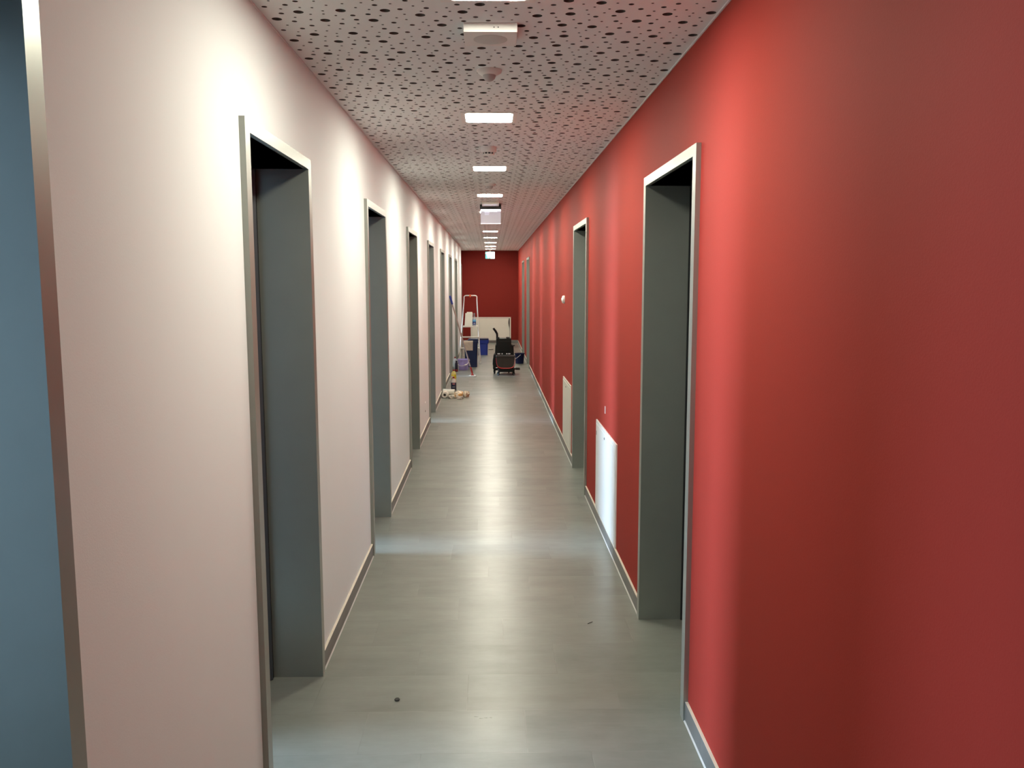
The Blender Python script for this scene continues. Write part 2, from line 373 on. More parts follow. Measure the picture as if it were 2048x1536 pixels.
n0 = len(allv); allv += [(-1.0, NICHE, H), (CX0, NICHE, H), (CX0, YEND + .1, H), (-1.0, YEND + .1, H)]; allf.append((n0, n0 + 1, n0 + 2, n0 + 3))
me = bpy.data.meshes.new('ceiling'); me.from_pydata(allv, [], allf); me.materials.append(M['ceiling']); me.materials.append(M['hole_wall'])
me.polygons.foreach_set('material_index', allm + [0] * (len(allf) - len(allm)))
ceil_o = bpy.data.objects.new('ceiling', me); C.objects.link(ceil_o); ceil_o['kind'] = 'structure'
b = MB()                                    # fleece above the board, open above each lamp
cur = -3.25
for ly in LAMP_Y:
    b.box(CX0 - 0.2, CX1 + 0.2, cur, ly - HP, H + 0.0126, H + 0.03)
    b.box(CX0 - 0.2, LAMP_X - HP, ly - HP, ly + HP, H + 0.0126, H + 0.03); b.box(LAMP_X + HP, CX1 + 0.2, ly - HP, ly + HP, H + 0.0126, H + 0.03); cur = ly + HP
b.box(CX0 - 0.2, CX1 + 0.2, cur, YEND + 0.2, H + 0.0126, H + 0.03)
fl = b.done('ceiling_fleece', 'fleece', ceil_o)
b = MB(); b.box(-1.2, 1.2, -3.3, YEND + 0.3, H + 0.2, H + 0.25); b.done('ceiling_slab', 'room_wall', kind='structure')
# pale joint between ceiling and red wall
b = MB(); b.box(XR - 0.006, XR + 0.002, -3.2, YEND, H - 0.005, H + 0.002); b.done('trim_1', 'enamel', kind='structure')
b = MB(); b.box(XL - 0.002, XL + 0.004, -3.2, NICHE, H - 0.004, H + 0.002); b.done('trim_2', 'white_wall', kind='structure')

# ------------------------------------------------------------------ setting: skirting
def skirting(name, x, sgn, gaps, y0, y1):
    t = 0.011; b = MB(); c = MB(); s = MB(); cur = y0; segs = []
    for a, d in gaps: segs.append((cur, a)); cur = d
    segs.append((cur, y1))
    for a, d in segs:
        xa, xb = sorted((x - sgn * 0.004, x + sgn * t))
        y = a
        while y < d - 1e-6:
            e = min(y + 0.60, d); b.box(xa, xb, y + (0.0008 if y > a else 0), e, 0, 0.0745); y = e
        c.box(xa, xb, a, d, 0.0745, 0.0765)
        xc, xd = sorted((x + sgn * t, x + sgn * (t + 0.004)))
        s.prism([(x + sgn * t, 0), (x + sgn * (t + 0.005), 0), (x + sgn * t, 0.005)], 'y', a, d)
    o = b.done(name, 'skirt', kind='structure')
    c.done('cap_strip', 'cap', o); s.done('sealant_bead', 'sealant', o)
skirting('baseboard_left', XL, 1, LEFT, -3.2, NICHE)
skirting('baseboard_right', XR, -1, RIGHT, -3.2, YEND)
b = MB(); b.box(-0.81, XR - 0.011, YEND - 0.011, YEND, 0, 0.0745)
be = b.done('baseboard_end', 'skirt', kind='structure')
b = MB(); b.box(-0.81, XR - 0.011, YEND - 0.011, YEND, 0.0745, 0.0765); b.done('cap_strip', 'cap', be)

# ------------------------------------------------------------------ setting: steel door frames and leaves
def door(n, x, sgn, a, d, opened, wt=WT, proud=PROUD):
    """x wall plane, sgn = +1 when the corridor lies on the +x side"""
    e = bpy.data.objects.new('door_%d' % n, None); C.objects.link(e); e.location = (x, (a + d) / 2, 0); e['kind'] = 'structure'
    e.empty_display_size = 0.1
    w2 = (d - a) / 2; fw = 0.050; fh = 0.040; zi = DH - fh
    f = MB(); X = lambda *v: sorted(sgn * q for q in v)
    x0, x1 = X(-0.004, proud); lin = 0.012
    # casing (architrave) on the corridor side, and folded lining through the wall with its rebate
    for s_ in (-1, 1):
        ys = sorted((s_ * w2, s_ * (w2 - fw + lin))); f.box(x0, x1, ys[0], ys[1], 0, DH)
    f.box(x0, x1, -(w2 - fw + lin), w2 - fw + lin, zi + lin, DH)
    q0, q1 = X(proud, -wt)
    for s_ in (-1, 1):
        ys = sorted((s_ * (w2 - fw), s_ * (w2 - fw + lin))); f.box(q0, q1, ys[0], ys[1], 0, zi + lin)
    f.box(q0, q1, -(w2 - fw), w2 - fw, zi, zi + lin)
    f.done('frame', 'frame', e)
    g = MB(); g0, g1 = X(-(wt - 0.012), -(wt + 0.003)); ins = 0.010
    for s_ in (-1, 1):
        ys = sorted((s_ * (w2 - fw), s_ * (w2 - fw - ins))); g.box(g0, g1, ys[0], ys[1], 0.0, zi)
    g.box(g0, g1, -(w2 - fw), w2 - fw, zi - ins, zi)
    g.done('rubber_seal', 'seal', e)
    L = MB(); lw = 2 * (w2 - fw) - 0.006; th = 0.042
    # built closed on the room side; hinge on the far jamb
    L.box(-lw, 0, -th, 0, 0.006, zi - 0.004)
    lf = L.done('leaf', 'leaf', e, bevel=0.002)
    hx = -sgn * (wt + 0.006)
    lf.location = (hx, w2 - fw - 0.004, 0)
    ang = {True: 180, False: 90}.get(opened, opened)
    # leaf local -x runs from the hinge; 90 deg = closed (running to -y)
    if sgn > 0: lf.rotation_euler = (0, 0, math.radians({180: 0.0, 90: 90.0}.get(ang, 180 - ang)))
    else: lf.rotation_euler = (0, 0, math.radians({180: 180.0, 90: 90.0}.get(ang, ang))); lf.scale = (1, 1, 1)
    hd = MB()
    for yy in (0.0, -th):
        s2 = 1 if yy == 0 else -1
        hd.lathe([(0.026, 0), (0.026, 0.008), (0.02, 0.010)], (-lw + 0.06, yy, 1.05), 16, axis='y') if s2 > 0 else hd.lathe([(0.02, -0.010), (0.026, -0.008), (0.026, 0)], (-lw + 0.06, yy, 1.05), 16, axis='y')
        hd.tube([(-lw + 0.06, yy, 1.05), (-lw + 0.06, yy + s2 * 0.045, 1.05), (-lw + 0.075, yy + s2 * 0.055, 1.05), (-lw + 0.19, yy + s2 * 0.055, 1.05)], 0.009, 10)
    hd.done('door_handle', 'steel', lf, smooth=True)
    return e
n = 1
OPEN = [180, 143, 142, 112, 142, 140, 142, 130]
for (a, d), op in zip(LEFT, OPEN): door(n, XL, 1, a, d, op); n += 1
for a, d in RIGHT: door(n, XR, -1, a, d, 90); n += 1
door(n, -0.805, 1, 22.38, 23.32, 90, wt=0.10)

# ------------------------------------------------------------------ ceiling lights
LL = ['white square ceiling light nearest the viewer, cut by the top edge of the photo',
      'white square ceiling light between the domed motion sensor and the smoke detector',
      'white square ceiling light just beyond the smoke detector',
      'white square ceiling light just in front of the hanging lit sign',
      'square ceiling light directly behind the small bracket of the hanging sign',
      'square ceiling light hidden low behind the hanging sign plate',
      'first square ceiling light showing below the hanging sign plate',
      'second square ceiling light counted from the hanging sign plate towards the end wall',
      'third square ceiling light counted from the hanging sign plate towards the end wall',
      'square ceiling light just in front of the green exit sign',
      'farthest square ceiling light, above the green exit sign at the end wall']
def lamp():
    t = thing('ceiling_light', LL[0], 'ceiling light', (LAMP_X, LAMP_Y[0], H), 'square recessed corridor lights')
    f = MB(); o, i, R = 0.145, 0.122, 0.007
    def rr(h, r, n=5):
        return [(cx + r * math.cos(a0 + k * PI / 2 / n), cy + r * math.sin(a0 + k * PI / 2 / n)) for cx, cy, a0 in ((h - r, h - r, 0), (-h + r, h - r, PI / 2), (-h + r, -h + r, PI), (h - r, -h + r, 1.5 * PI)) for k in range(n + 1)]
    rings = [[(x, y, z) for x, y in rr(h, r)] for h, r, z in ((o, 0.004, 0.0005), (o, 0.004, -0.0035), (i + 0.003, 0.028, -0.004), (i, 0.026, -0.004), (i, 0.024, 0.0))]
    rv = [[f.b.verts.new(p) for p in rg] for rg in rings]
    for A, B in zip(rv, rv[1:]):
        for k in range(len(A)): f.b.faces.new((A[k], A[(k + 1) % len(A)], B[(k + 1) % len(A)], B[k]))
    f.done('frame', 'white_plastic', t, smooth=True)
    g = MB(); g.hexa([(x, y, -0.0045) for x, y in rr(i - 0.0006, 0.025)], [(x, y, 0.0) for x, y in rr(i - 0.0006, 0.025)])
    g.done('diffuser', 'lamp', t)
    return t
L0 = lamp()
for k in range(1, 11):
    c = copy_tree(L0); c.location = (LAMP_X, LAMP_Y[k], H); c['label'] = LL[k]

# ------------------------------------------------------------------ other ceiling fittings
t = thing('ceiling_unit', 'flat white box with a round lens screwed to the perforated ceiling near the top edge', 'ceiling box', (0.002, 2.96, H))
b = MB(); b.box(-0.090, 0.090, 0, 0.172, -0.030, -0.0002);
b.done('housing', 'white_plastic', t, bevel=0.0015)
b = MB(); b.lathe([(0.058, -0.0300), (0.058, -0.0306), (0.052, -0.0312), (0.0, -0.0314)][:3], (0, 0.09, 0), 40); b.done('round_lens', 'lens', t, smooth=True)
for xx in (0.012, 0.026):
    b = MB(); b.lathe([(0.0022, -0.0006), (0.0022, 0.0002)], (xx, 0, -0.0145), 10, axis='y'); b.done('screw_hole', 'dark', t)
def motion(loc, label, s=1.0):
    t = thing('motion_sensor', label, 'motion sensor', loc, 'domed motion sensors on the ceiling')
    b = MB(); b.lathe([(0.052, -0.0002), (0.052, -0.004), (0.047, -0.012), (0.036, -0.019), (0.024, -0.021)], n=36); b.done('base', 'white_plastic', t, smooth=True)
    b = MB(); b.lathe([(0.027, -0.019), (0.026, -0.026), (0.022, -0.035), (0.014, -0.042), (0.005, -0.0455)], n=28); b.done('dome_lens', 'lens', t, smooth=True)
    return t
m0 = motion((-0.003, 3.60, H), 'white domed motion sensor beyond the flat ceiling box, nearer the viewer')
m1 = copy_tree(m0); m1.location = (-0.004, 7.64, H); m1['label'] = 'small white domed motion sensor in front of the last light before the hanging sign'
t = thing('smoke_detector', 'round white smoke detector with dark slots between two ceiling lights', 'smoke detector', (-0.012, 5.58, H))
b = MB(); b.lathe([(0.051, -0.0002), (0.051, -0.026), (0.046, -0.034), (0.040, -0.036)], n=36); b.done('base', 'white_plastic', t, smooth=True)
b = MB(); b.lathe([(0.033, -0.035), (0.033, -0.046), (0.026, -0.049)], n=30); b.done('sensing_chamber', 'dark', t, smooth=True)
b = MB()
for k in range(10):
    a = k * 2 * PI / 10 + 0.16; cx, cy = 0.036 * math.cos(a), 0.036 * math.sin(a)
    b.tube([(cx, cy, -0.034), (cx * 0.96, cy * 0.96, -0.048)], 0.0035, 6)
b.lathe([(0.036, -0.0465), (0.034, -0.051), (0.028, -0.0525)], n=30); b.done('cage', 'white_plastic', t, smooth=True)
b = MB(); b.lathe([(0.0025, -0.0018), (0.0025, 0.001)], (0.002, -0.0495, -0.018), 8, axis='y'); b.done('indicator', 'enamel', t)

# hanging edge-lit sign seen from its blank side
t = thing('hanging_sign', 'lit pale lavender sign plate hanging under a dark ceiling housing in mid corridor', 'hanging sign', (0.0, 9.55, H))
b = MB(); b.box(-0.092, 0.090, -0.30, -0.02, -0.030, -0.0002); b.done('ceiling_bracket', 'cream_enamel', t, bevel=0.002)
b = MB(); b.box(-0.118, 0.116, -0.01, 0.10, -0.058, -0.006); b.done('housing', 'dark', t, bevel=0.003)
b = MB(); b.box(-0.110, 0.112, 0.046, 0.054, -0.2110, -0.066); b.done('plate', 'sign_plate', t)
b = MB(); b.box(-0.110, 0.112, 0.040, 0.060, -0.072, -0.058); b.box(-0.066, 0.068, 0.042, 0.058, -0.078, -0.072); b.done('light_strip', 'sign_tube', t)
b = MB(); b.box(-0.111, 0.113, 0.044, 0.056, -0.2145, -0.2095); b.done('bright_edge', 'sign_edge', t)
b = MB(); b.rbox(-0.066, -0.014, 0.0450, 0.0458, -0.100, -0.086, 0.0003); b.rbox(-0.066, -0.018, 0.0450, 0.0458, -0.116, -0.108, 0.0003); b.done('faint_mark', 'sign_smudge', t)  # two slightly brighter marks on the plate

# green exit sign near the end wall
t = thing('exit_sign', 'small lit green and white exit sign hanging before the red end wall', 'exit sign', (-0.019, 21.4, H))
b = MB(); b.box(-0.122, 0.122, 0.0, 0.05, -0.278, -0.095)
b.done('housing', 'dark', t, bevel=0.003)
b = MB(); b.box(-0.014, 0.014, 0.018, 0.032, -0.095, -0.0002); b.done('bracket', 'cream_enamel', t)
b = MB(); b.box(-0.113, 0.113, -0.004, 0.001, -0.268, -0.104); b.done('face', 'exit_white', t)
b = MB()
b.prism([(-0.113, -0.104 - 0.050), (-0.085, -0.150), (-0.078, -0.200), (-0.050, -0.268), (-0.113, -0.268)], 'y', -0.0052, -0.0038)
b.prism([(-0.012, -0.268), (0.008, -0.268), (0.010, -0.205), (-0.004, -0.200), (-0.020, -0.235)], 'y', -0.0052, -0.0038)
b.prism([(-0.050, -0.268), (-0.012, -0.268), (-0.020, -0.245)], 'y', -0.0052, -0.0038)
b.prism([(-0.113, -0.104), (-0.060, -0.104), (-0.085, -0.122), (-0.113, -0.124)], 'y', -0.0052, -0.0038)
b.done('green_pictogram', 'exit_green', t)

# ------------------------------------------------------------------ wall fittings
def access(name, x, y0, y1, z0, z1, label, mtl, lock=None, vent=None):
    t = thing(name, label, 'access panel', (x, (y0 + y1) / 2, z0), 'white access panels low on the walls')
    h = (y1 - y0) / 2; z = z1 - z0
    b = MB(); fw = 0.022
    b.box(-0.009, 0.003, -h, -h + fw, 0, z); b.box(-0.009, 0.003, h - fw, h, 0, z)
    b.box(-0.009, 0.003, -h + fw, h - fw, z - fw, z); b.box(-0.009, 0.003, -h + fw, h - fw, 0, 0.012)
    b.done('frame', mtl, t, bevel=0.001)
    b = MB(); b.box(-0.012, 0.002, -h + fw + 0.002, h - fw - 0.002, 0.014, z - fw - 0.002)
    d = b.done('door', mtl, t, bevel=0.0015)
    b = MB(); b.lathe([(0.008, -0.0155), (0.008, -0.010)], (0, lock[0], lock[1]), 12, axis='x'); b.box(-0.017, -0.0155, lock[0] - 0.006, lock[0] + 0.006, lock[1] - 0.0012, lock[1] + 0.0012); b.done('lock', 'grey_plastic', d)
    if vent:
        b = MB(); b.box(-0.0128, -0.0115, vent[0] - 0.010, vent[0] + 0.010, vent[1] - 0.014, vent[1] + 0.014); b.done('sticker', 'label_grey', d)
    return t
access('access_panel', XR, 4.905, 5.855, 0.0775, 0.704, 'bluish white access panel low on the red wall between the nearest and second right doors', 'enamel', lock=(0.0, 0.575), vent=(0.42, 0.54))
access('access_panel', XR, 7.785, 8.605, 0.0775, 0.704, 'narrower cream access panel low on the red wall just beyond the second right door', 'cream_enamel', lock=(0.02, 0.565))
# large panel on the end wall, its door slightly sprung at the right
t = thing('access_panel', 'wide white access panel low on the red end wall with one sprung corner', 'access panel', (-0.010, YEND, 0.0775), 'white access panels low on the walls')
b = MB(); hw, z = 0.551, 0.632
b.box(-hw, -hw + 0.03, -0.012, 0.003, 0, z); b.box(hw - 0.03, hw, -0.012, 0.003, 0, z); b.box(-hw + 0.03, hw - 0.03, -0.012, 0.003, z - 0.03, z); b.box(-hw + 0.03, hw - 0.03, -0.012, 0.003, 0, 0.02)
b.box(-hw, hw, -0.020, -0.012, z - 0.010, z)
b.done('frame', 'cream_enamel', t, bevel=0.0015)
b = MB(); b.box(hw - 0.11, hw - 0.03, -0.004, 0.001, 0.02, z - 0.03); b.done('opening', 'dark', t)
b = MB(); nx, nz = 24, 16; grid = {}
for ix in range(nx + 1):
    for iz in range(nz + 1):
        u, v = ix / nx, iz / nz
        xx = -hw + 0.033 + u * (2 * hw - 0.066); zz = 0.023 + v * (z - 0.056)
        k = max(0, (u - 0.85) / 0.15) ; pull = k * k * math.exp(-((v - 0.80) / 0.22) ** 2)
        for s_, yy in ((0, -0.016), (1, -0.006)):
            grid[ix, iz, s_] = b.b.verts.new((xx - 0.030 * pull - k * 0.006, yy - 0.020 * pull, zz))
for ix in range(nx):
    for iz in range(nz):
        b.b.faces.new((grid[ix, iz, 0], grid[ix + 1, iz, 0], grid[ix + 1, iz + 1, 0], grid[ix, iz + 1, 0]))
        b.b.faces.new((grid[ix, iz, 1], grid[ix, iz + 1, 1], grid[ix + 1, iz + 1, 1], grid[ix + 1, iz, 1]))
for iz in range(nz):
    for ix in (0, nx): b.b.faces.new((grid[ix, iz, 0], grid[ix, iz + 1, 0], grid[ix, iz + 1, 1], grid[ix, iz, 1]))
for ix in range(nx):
    for iz in (0, nz): b.b.faces.new((grid[ix, iz, 0], grid[ix, iz, 1], grid[ix + 1, iz, 1], grid[ix + 1, iz, 0]))
b.done('door', 'cream_enamel', t, smooth=True)

t = thing('wall_sensor', 'small rounded white wall sensor on the red wall beyond the second right door', 'wall sensor', (XR, 8.57, 1.48))
b = MB(); b.lathe([(0.040, 0.002), (0.040, -0.010), (0.037, -0.020), (0.030, -0.026), (0.012, -0.029)], n=32, axis='x', sy=1.0); b.done('cover', 'white_plastic', t, smooth=True)
b = MB(); b.lathe([(0.012, -0.0335), (0.014, -0.031), (0.014, -0.027)], n=20, axis='x'); b.done('button', 'lens', t, smooth=True)
b = MB(); b.rbox(-0.0025, 0.002, -0.010, 0.010, -0.024, 0.024, 0.002); tag(b.done('wall_plug', 'white_plastic', loc=(XR, 5.45, 0.829), bevel=0.001), 'tiny white patch on the red wall above the nearer access panel', 'wall plug')
b = MB(); b.lathe([(0.014, -0.002), (0.014, 0.004), (0.010, 0.006)], n=18, axis='x'); tag(b.done('cable_cover', 'enamel', loc=(XL, 9.36, 0.330), smooth=True), 'tiny white round cover on the left wall, above the grey one', 'wall cover')
b = MB(); b.lathe([(0.012, -0.002), (0.012, 0.003), (0.009, 0.004)], n=18, axis='x'); tag(b.done('cable_hole', 'grey_plastic', loc=(XL, 9.345, 0.240), smooth=True), 'tiny dark grey round hole cover on the left wall, below the white one', 'wall cover')

# ------------------------------------------------------------------ small litter on the floor
b = MB(); b.lathe([(0.010, 0), (0.011, 0.002), (0.009, 0.005)], n=16, sy=1.2); tag(b.done('rubber_stopper', 'rubber', loc=(-0.381, 3.232, 0), smooth=True), 'tiny black oval stopper lying on the floor in the foreground', 'stopper')
b = MB(); b.hexa([(-0.010, -0.004, 0), (0.012, -0.002, 0), (0.010, 0.008, 0), (-0.006, 0.010, 0)], [(-0.008, -0.003, 0.002), (0.010, -0.001, 0.004), (0.008, 0.006, 0.003), (-0.005, 0.008, 0.002)])
tag(b.done('paper_scrap', 'paper', loc=(0.26, 6.90, 0)), 'tiny white paper scrap on the floor opposite the second right door', 'paper scrap')
b = MB(); b.tube([(-0.012, -0.010, 0.0015), (0.0, 0.0, 0.002), (0.014, 0.012, 0.0015)], 0.0012, 6)
tag(b.done('wood_splinter', 'rubber', loc=(0.475, 3.98, 0)), 'thin dark splinter on the floor near the nearest right door', 'splinter')
b = MB(); b.tube([(0, 0, 0.006), (0.04, -0.10, 0.010), (0.075, -0.02, 0.010), (0.11, 0.05, 0.006)], 0.006, 8)
tag(b.done('cable', 'rubber', loc=(-0.065, 21.0, 0), smooth=True), 'short black cable end on the floor right of the far blue bin', 'cable')

# ------------------------------------------------------------------ step ladder
t = thing('step_ladder', 'aluminium folding step ladder with an orange clip on its rounded top', 'step ladder', (-0.43, 17.6, 0))
def lerp(a, c, k): return a + (c - a) * k
b = MB(); path = []
YF, YT = -0.30, 0.03                               # feet forward, top back
def fr(z, s_):                                     # front rail x,y at height z
    k = z / 1.33; return (s_ * lerp(0.215, 0.130, k) + lerp(-0.008, 0.008, k), lerp(YF, YT, k), z)
for z in (0.02, 0.3, 0.6, 0.9, 1.2, 1.29): path.append(fr(z, -1))
for a in (150, 120, 95): path.append((0.008 - 0.088 + 0.050 * math.cos(math.radians(a)), YT, 1.337 + 0.048 * math.sin(math.radians(a))))
for a in (85, 60, 30): path.append((0.008 + 0.088 + 0.050 * math.cos(math.radians(a)), YT, 1.337 + 0.048 * math.sin(math.radians(a))))
for z in (1.29, 1.2, 0.9, 0.6, 0.3, 0.02): path.append(fr(z, 1))
b.tube(path, 0.0125, 10); b.done('front_frame', 'alu', t, smooth=True)
b = MB()
def rr_(z, s_): k = z / 0.76; return (s_ * lerp(0.200, 0.160, k), lerp(0.50, 0.02, k), z)
for s_ in (-1, 1): b.tube([rr_(0.02, s_), rr_(0.74, s_)], 0.011, 10)
b.tube([rr_(0.10, -1), rr_(0.10, 1)], 0.008, 8); b.tube([rr_(0.42, -1), rr_(0.42, 1)], 0.008, 8); b.done('rear_frame', 'alu', t, smooth=True)
b = MB(); b.box(-0.150, 0.158, -0.16, 0.10, 0.742, 0.766); b.done('platform', 'alu', t, bevel=0.003)
for z in (0.542, 0.318):
    xa, ya, _ = fr(z, -1); xb, _, _ = fr(z, 1)
    b = MB(); b.box(xa, xb, ya - 0.035, ya + 0.045, z - 0.010, z + 0.012); b.done('step', 'alu', t, bevel=0.003)
b = MB()
for s_ in (-1, 1): b = MB(); b.tube([fr(0.33, s_), rr_(0.33, s_)], 0.005, 6); b.done('spreader', 'alu', t)
b = MB(); b.box(-0.016, 0.020, YT - 0.020, YT + 0.020, 1.368, 1.402); b.box(-0.006, 0.010, YT - 0.022, YT + 0.01, 1.350, 1.372); b.done('clip', 'orange', t, bevel=0.004)
for f_, z in ((fr, 0), (rr_, 0)):
    for s_ in (-1, 1):
        p = f_(0.0, s_); b = MB(); b.box(p[0] - 0.018, p[0] + 0.018, p[1] - 0.02, p[1] + 0.02, 0, 0.045); b.done('foot', 'white_plastic', t, bevel=0.004)

# folded paper towels and spray bottle standing on the ladder platform
def towels(loc, w_, d_, h_, lean, label):
    t = thing('paper_towel_stack', label, 'paper towels', loc, 'folded paper towels on the ladder')
    b = MB(); N = 9
    for k in range(N):
        y0 = -d_ / 2 + d_ * k / N; dz = random.uniform(-0.004, 0.004); dx = random.uniform(-0.003, 0.003)
        b.hexa([(-w_ / 2 + dx, y0, 0), (w_ / 2 + dx, y0, 0), (w_ / 2 + dx, y0 + d_ / N * 0.9, 0), (-w_ / 2 + dx, y0 + d_ / N * 0.9, 0)],
               [(-w_ / 2 + lean + dx, y0, h_ + dz), (w_ / 2 + lean * 0.4 + dx, y0, h_ + dz), (w_ / 2 + lean * 0.4 + dx, y0 + d_ / N * 0.9, h_ + dz), (-w_ / 2 + lean + dx, y0 + d_ / N * 0.9, h_ + dz)])
    o = b.done('towels', 'paper', t, bevel=0.002)
    return t
towels((-0.463, 17.50, 0.766), 0.155, 0.09, 0.262, 0.018, 'pile of folded cream paper towels on the ladder platform, nearer one')
towels((-0.445, 17.60, 0.766), 0.112, 0.07, 0.281, 0.004, 'taller pile of folded cream paper towels standing behind on the ladder platform')
t = thing('spray_bottle', 'clear spray bottle of dark blue cleaner standing on the ladder platform', 'spray bottle', (-0.345, 17.50, 0.766))
b = MB(); b.lathe([(0.028, 0), (0.034, 0.006), (0.034, 0.135), (0.030, 0.155), (0.016, 0.180), (0.013, 0.200)], n=24, sy=0.62); b.done('body', 'clear', t, smooth=True)
b = MB(); b.lathe([(0.0352, 0.030), (0.0355, 0.032), (0.0355, 0.112), (0.0352, 0.114)], n=24, sy=0.64); lb = b.done('label_wrap', 'blue_liquid', t, smooth=True)
b = MB(); b.lathe([(0.0360, 0.092), (0.0362, 0.094), (0.0362, 0.128), (0.0358, 0.132)], n=24, sy=0.66); b.done('label_top', 'label_cyan', t, smooth=True)
b = MB(); b.box(-0.020, 0.024, -0.0238, -0.0225, 0.052, 0.062); b.done('print', 'enamel', lb)
b = MB(); b.lathe([(0.016, 0.198), (0.016, 0.222), (0.012, 0.226)], n=16); b.box(-0.014, 0.014, -0.030, 0.020, 0.224, 0.262); b.tube([(0, -0.030, 0.250), (0, -0.048, 0.250)], 0.006, 8)
b.tube([(0, -0.022, 0.224), (0, -0.034, 0.205), (0, -0.032, 0.190)], 0.004, 8); b.done('trigger_head', 'grey_plastic', t, bevel=0.003)

# ------------------------------------------------------------------ bins, cloth
t = thing('waste_bin', 'tall narrow dark blue waste bin in front of the ladder, with a cloth over it', 'bin', (-0.396, 16.80, 0), 'blue bins on the floor')
b = MB(); b.rbox(-0.130, 0.128, -0.15, 0.15, 0.0, 0.486, 0.03, t=0.012); b.done('body', 'navy', t, smooth=True)
b = MB(); b.rbox(-0.137, 0.137, -0.158, 0.158, 0.484, 0.512, 0.034); b.done('rim', 'navy', t, bevel=0.004)
b = MB(); b.prism([(-0.078, 0.512), (0.134, 0.512), (0.134, 0.552), (-0.045, 0.552)], 'y', -0.145, 0.145); b.done('lid', 'navy', t, bevel=0.006)
def drape(name, x0, x1, y, ztop, zbot, back, label, m):
    b = MB(); nx, nz = 14, 14; g = {}
    prof = [(y + back, ztop + 0.006 - 0.10)] + [(y + back, ztop - 0.02), (y + back - 0.006, ztop + 0.004), (y + 0.010, ztop + 0.006), (y, ztop - 0.006)] + [(y - 0.004, lerp(ztop - 0.006, zbot, k / 8)) for k in range(1, 9)]
    for i, (yy, zz) in enumerate(prof):
        for j in range(nx + 1):
            u = j / nx; wav = 0.0045 * math.sin(u * 9 + i * 0.2) * min(1, i / 6)
            g[i, j, 0] = b.b.verts.new((lerp(x0 + 0.025 * max(0, (i - 4) / 9), x1 - 0.004 * i / 9, u), yy - wav - 0.006, zz)); g[i, j, 1] = b.b.verts.new((lerp(x0 + 0.025 * max(0, (i - 4) / 9), x1 - 0.004 * i / 9, u), yy - wav - 0.001, zz - 0.001))
    n_ = len(prof)
    for i in range(n_ - 1):
        for j in range(nx):
            b.b.faces.new((g[i, j, 0], g[i, j + 1, 0], g[i + 1, j + 1, 0], g[i + 1, j, 0])); b.b.faces.new((g[i, j, 1], g[i + 1, j, 1], g[i + 1, j + 1, 1], g[i, j + 1, 1]))
        for j in (0, nx): b.b.faces.new((g[i, j, 0], g[i + 1, j, 0], g[i + 1, j, 1], g[i, j, 1]))
    for j in range(nx):
        for i in (0, n_ - 1): b.b.faces.new((g[i, j, 0], g[i, j, 1], g[i + 1 if False else i, j + 1, 1], g[i, j + 1, 0]))
    return tag(b.done(name, m, smooth=True), label, 'cloth')
drape('floor_cloth', -0.535, -0.356, 16.64, 0.516, 0.332, 0.05, 'beige cloth hung over the front of the tall dark blue bin', 'cloth')
t = thing('waste_bin', 'brighter blue bin with a deep rounded rim behind the ladder, the farther one', 'bin', (-0.180, 19.60, 0), 'blue bins on the floor')
b = MB(); b.rbox(-0.112, 0.104, -0.14, 0.14, 0.0, 0.300, 0.03, t=0.008); b.done('body', 'blue', t, smooth=True)
b = MB(); b.rbox(-0.128, 0.128, -0.155, 0.155, 0.262, 0.345, 0.036, t=0.010); b.done('rim', 'blue', t, bevel=0.006)
b = MB(); b.rbox(-0.118, 0.118, -0.145, 0.145, 0.345, 0.374, 0.030, t=-0.002); b.done('lid', 'navy2', t, bevel=0.006)

# ------------------------------------------------------------------ buckets
def bucket(name, label, loc, rt, rb, h, mtl, sy=1.0, handle=None, hm='white_plastic', group='buckets on the floor'):
    t = thing(name, label, 'bucket', loc, group)
    b = MB(); b.lathe([(rb - 0.004, 0), (rb, 0.004), (rt - 0.004, h - 0.018), (rt + 0.005, h - 0.016), (rt + 0.006, h), (rt - 0.003, h), (rt - 0.007, h - 0.02), (rb - 0.006, 0.010), (0.001, 0.009)], n=40, sy=sy); b.done('body', mtl, t, smooth=True)
    b = MB(); b.tube(handle, 0.0042, 8); b.done('handle', hm, t, smooth=True)
    return t
R_ = 0.118
hp = [(R_ * math.cos(a), -0.02 + (-R_ - 0.004) * math.sin(a) * 0.95, 0.188 - 0.100 * math.sin(a)) for a in [PI * k / 16 for k in range(17)]]
hp = [(x + 0.03 * math.sin(PI * i / 16) * -1, y, z) for i, (x, y, z) in enumerate(hp)]
t = bucket('bucket', 'round lavender bucket with a white handle beside the left wall', (-0.530, 16.17, 0), 0.112, 0.088, 0.206, 'lavender', handle=hp)
b = MB(); b.lathe([(0.013, -0.012), (0.016, -0.006), (0.016, 0.0)], (0.045, -0.116, 0.105), 12, axis='y'); b.tube([(0.025, -0.122, 0.103), (0.075, -0.118, 0.112)], 0.010, 10); b.done('handle_grip', 'white_plastic', t, smooth=True)
hp2 = [(-0.100, 0.0, 0.18), (-0.104, -0.06, 0.12), (-0.090, -0.100, 0.100), (-0.03, -0.112, 0.148), (0.018, -0.114, 0.190)]
bucket('bucket', 'dark navy bucket with a white wire handle behind the cart at the right wall', (0.581, 17.42, 0), 0.102, 0.080, 0.212, 'navy2', handle=hp2)

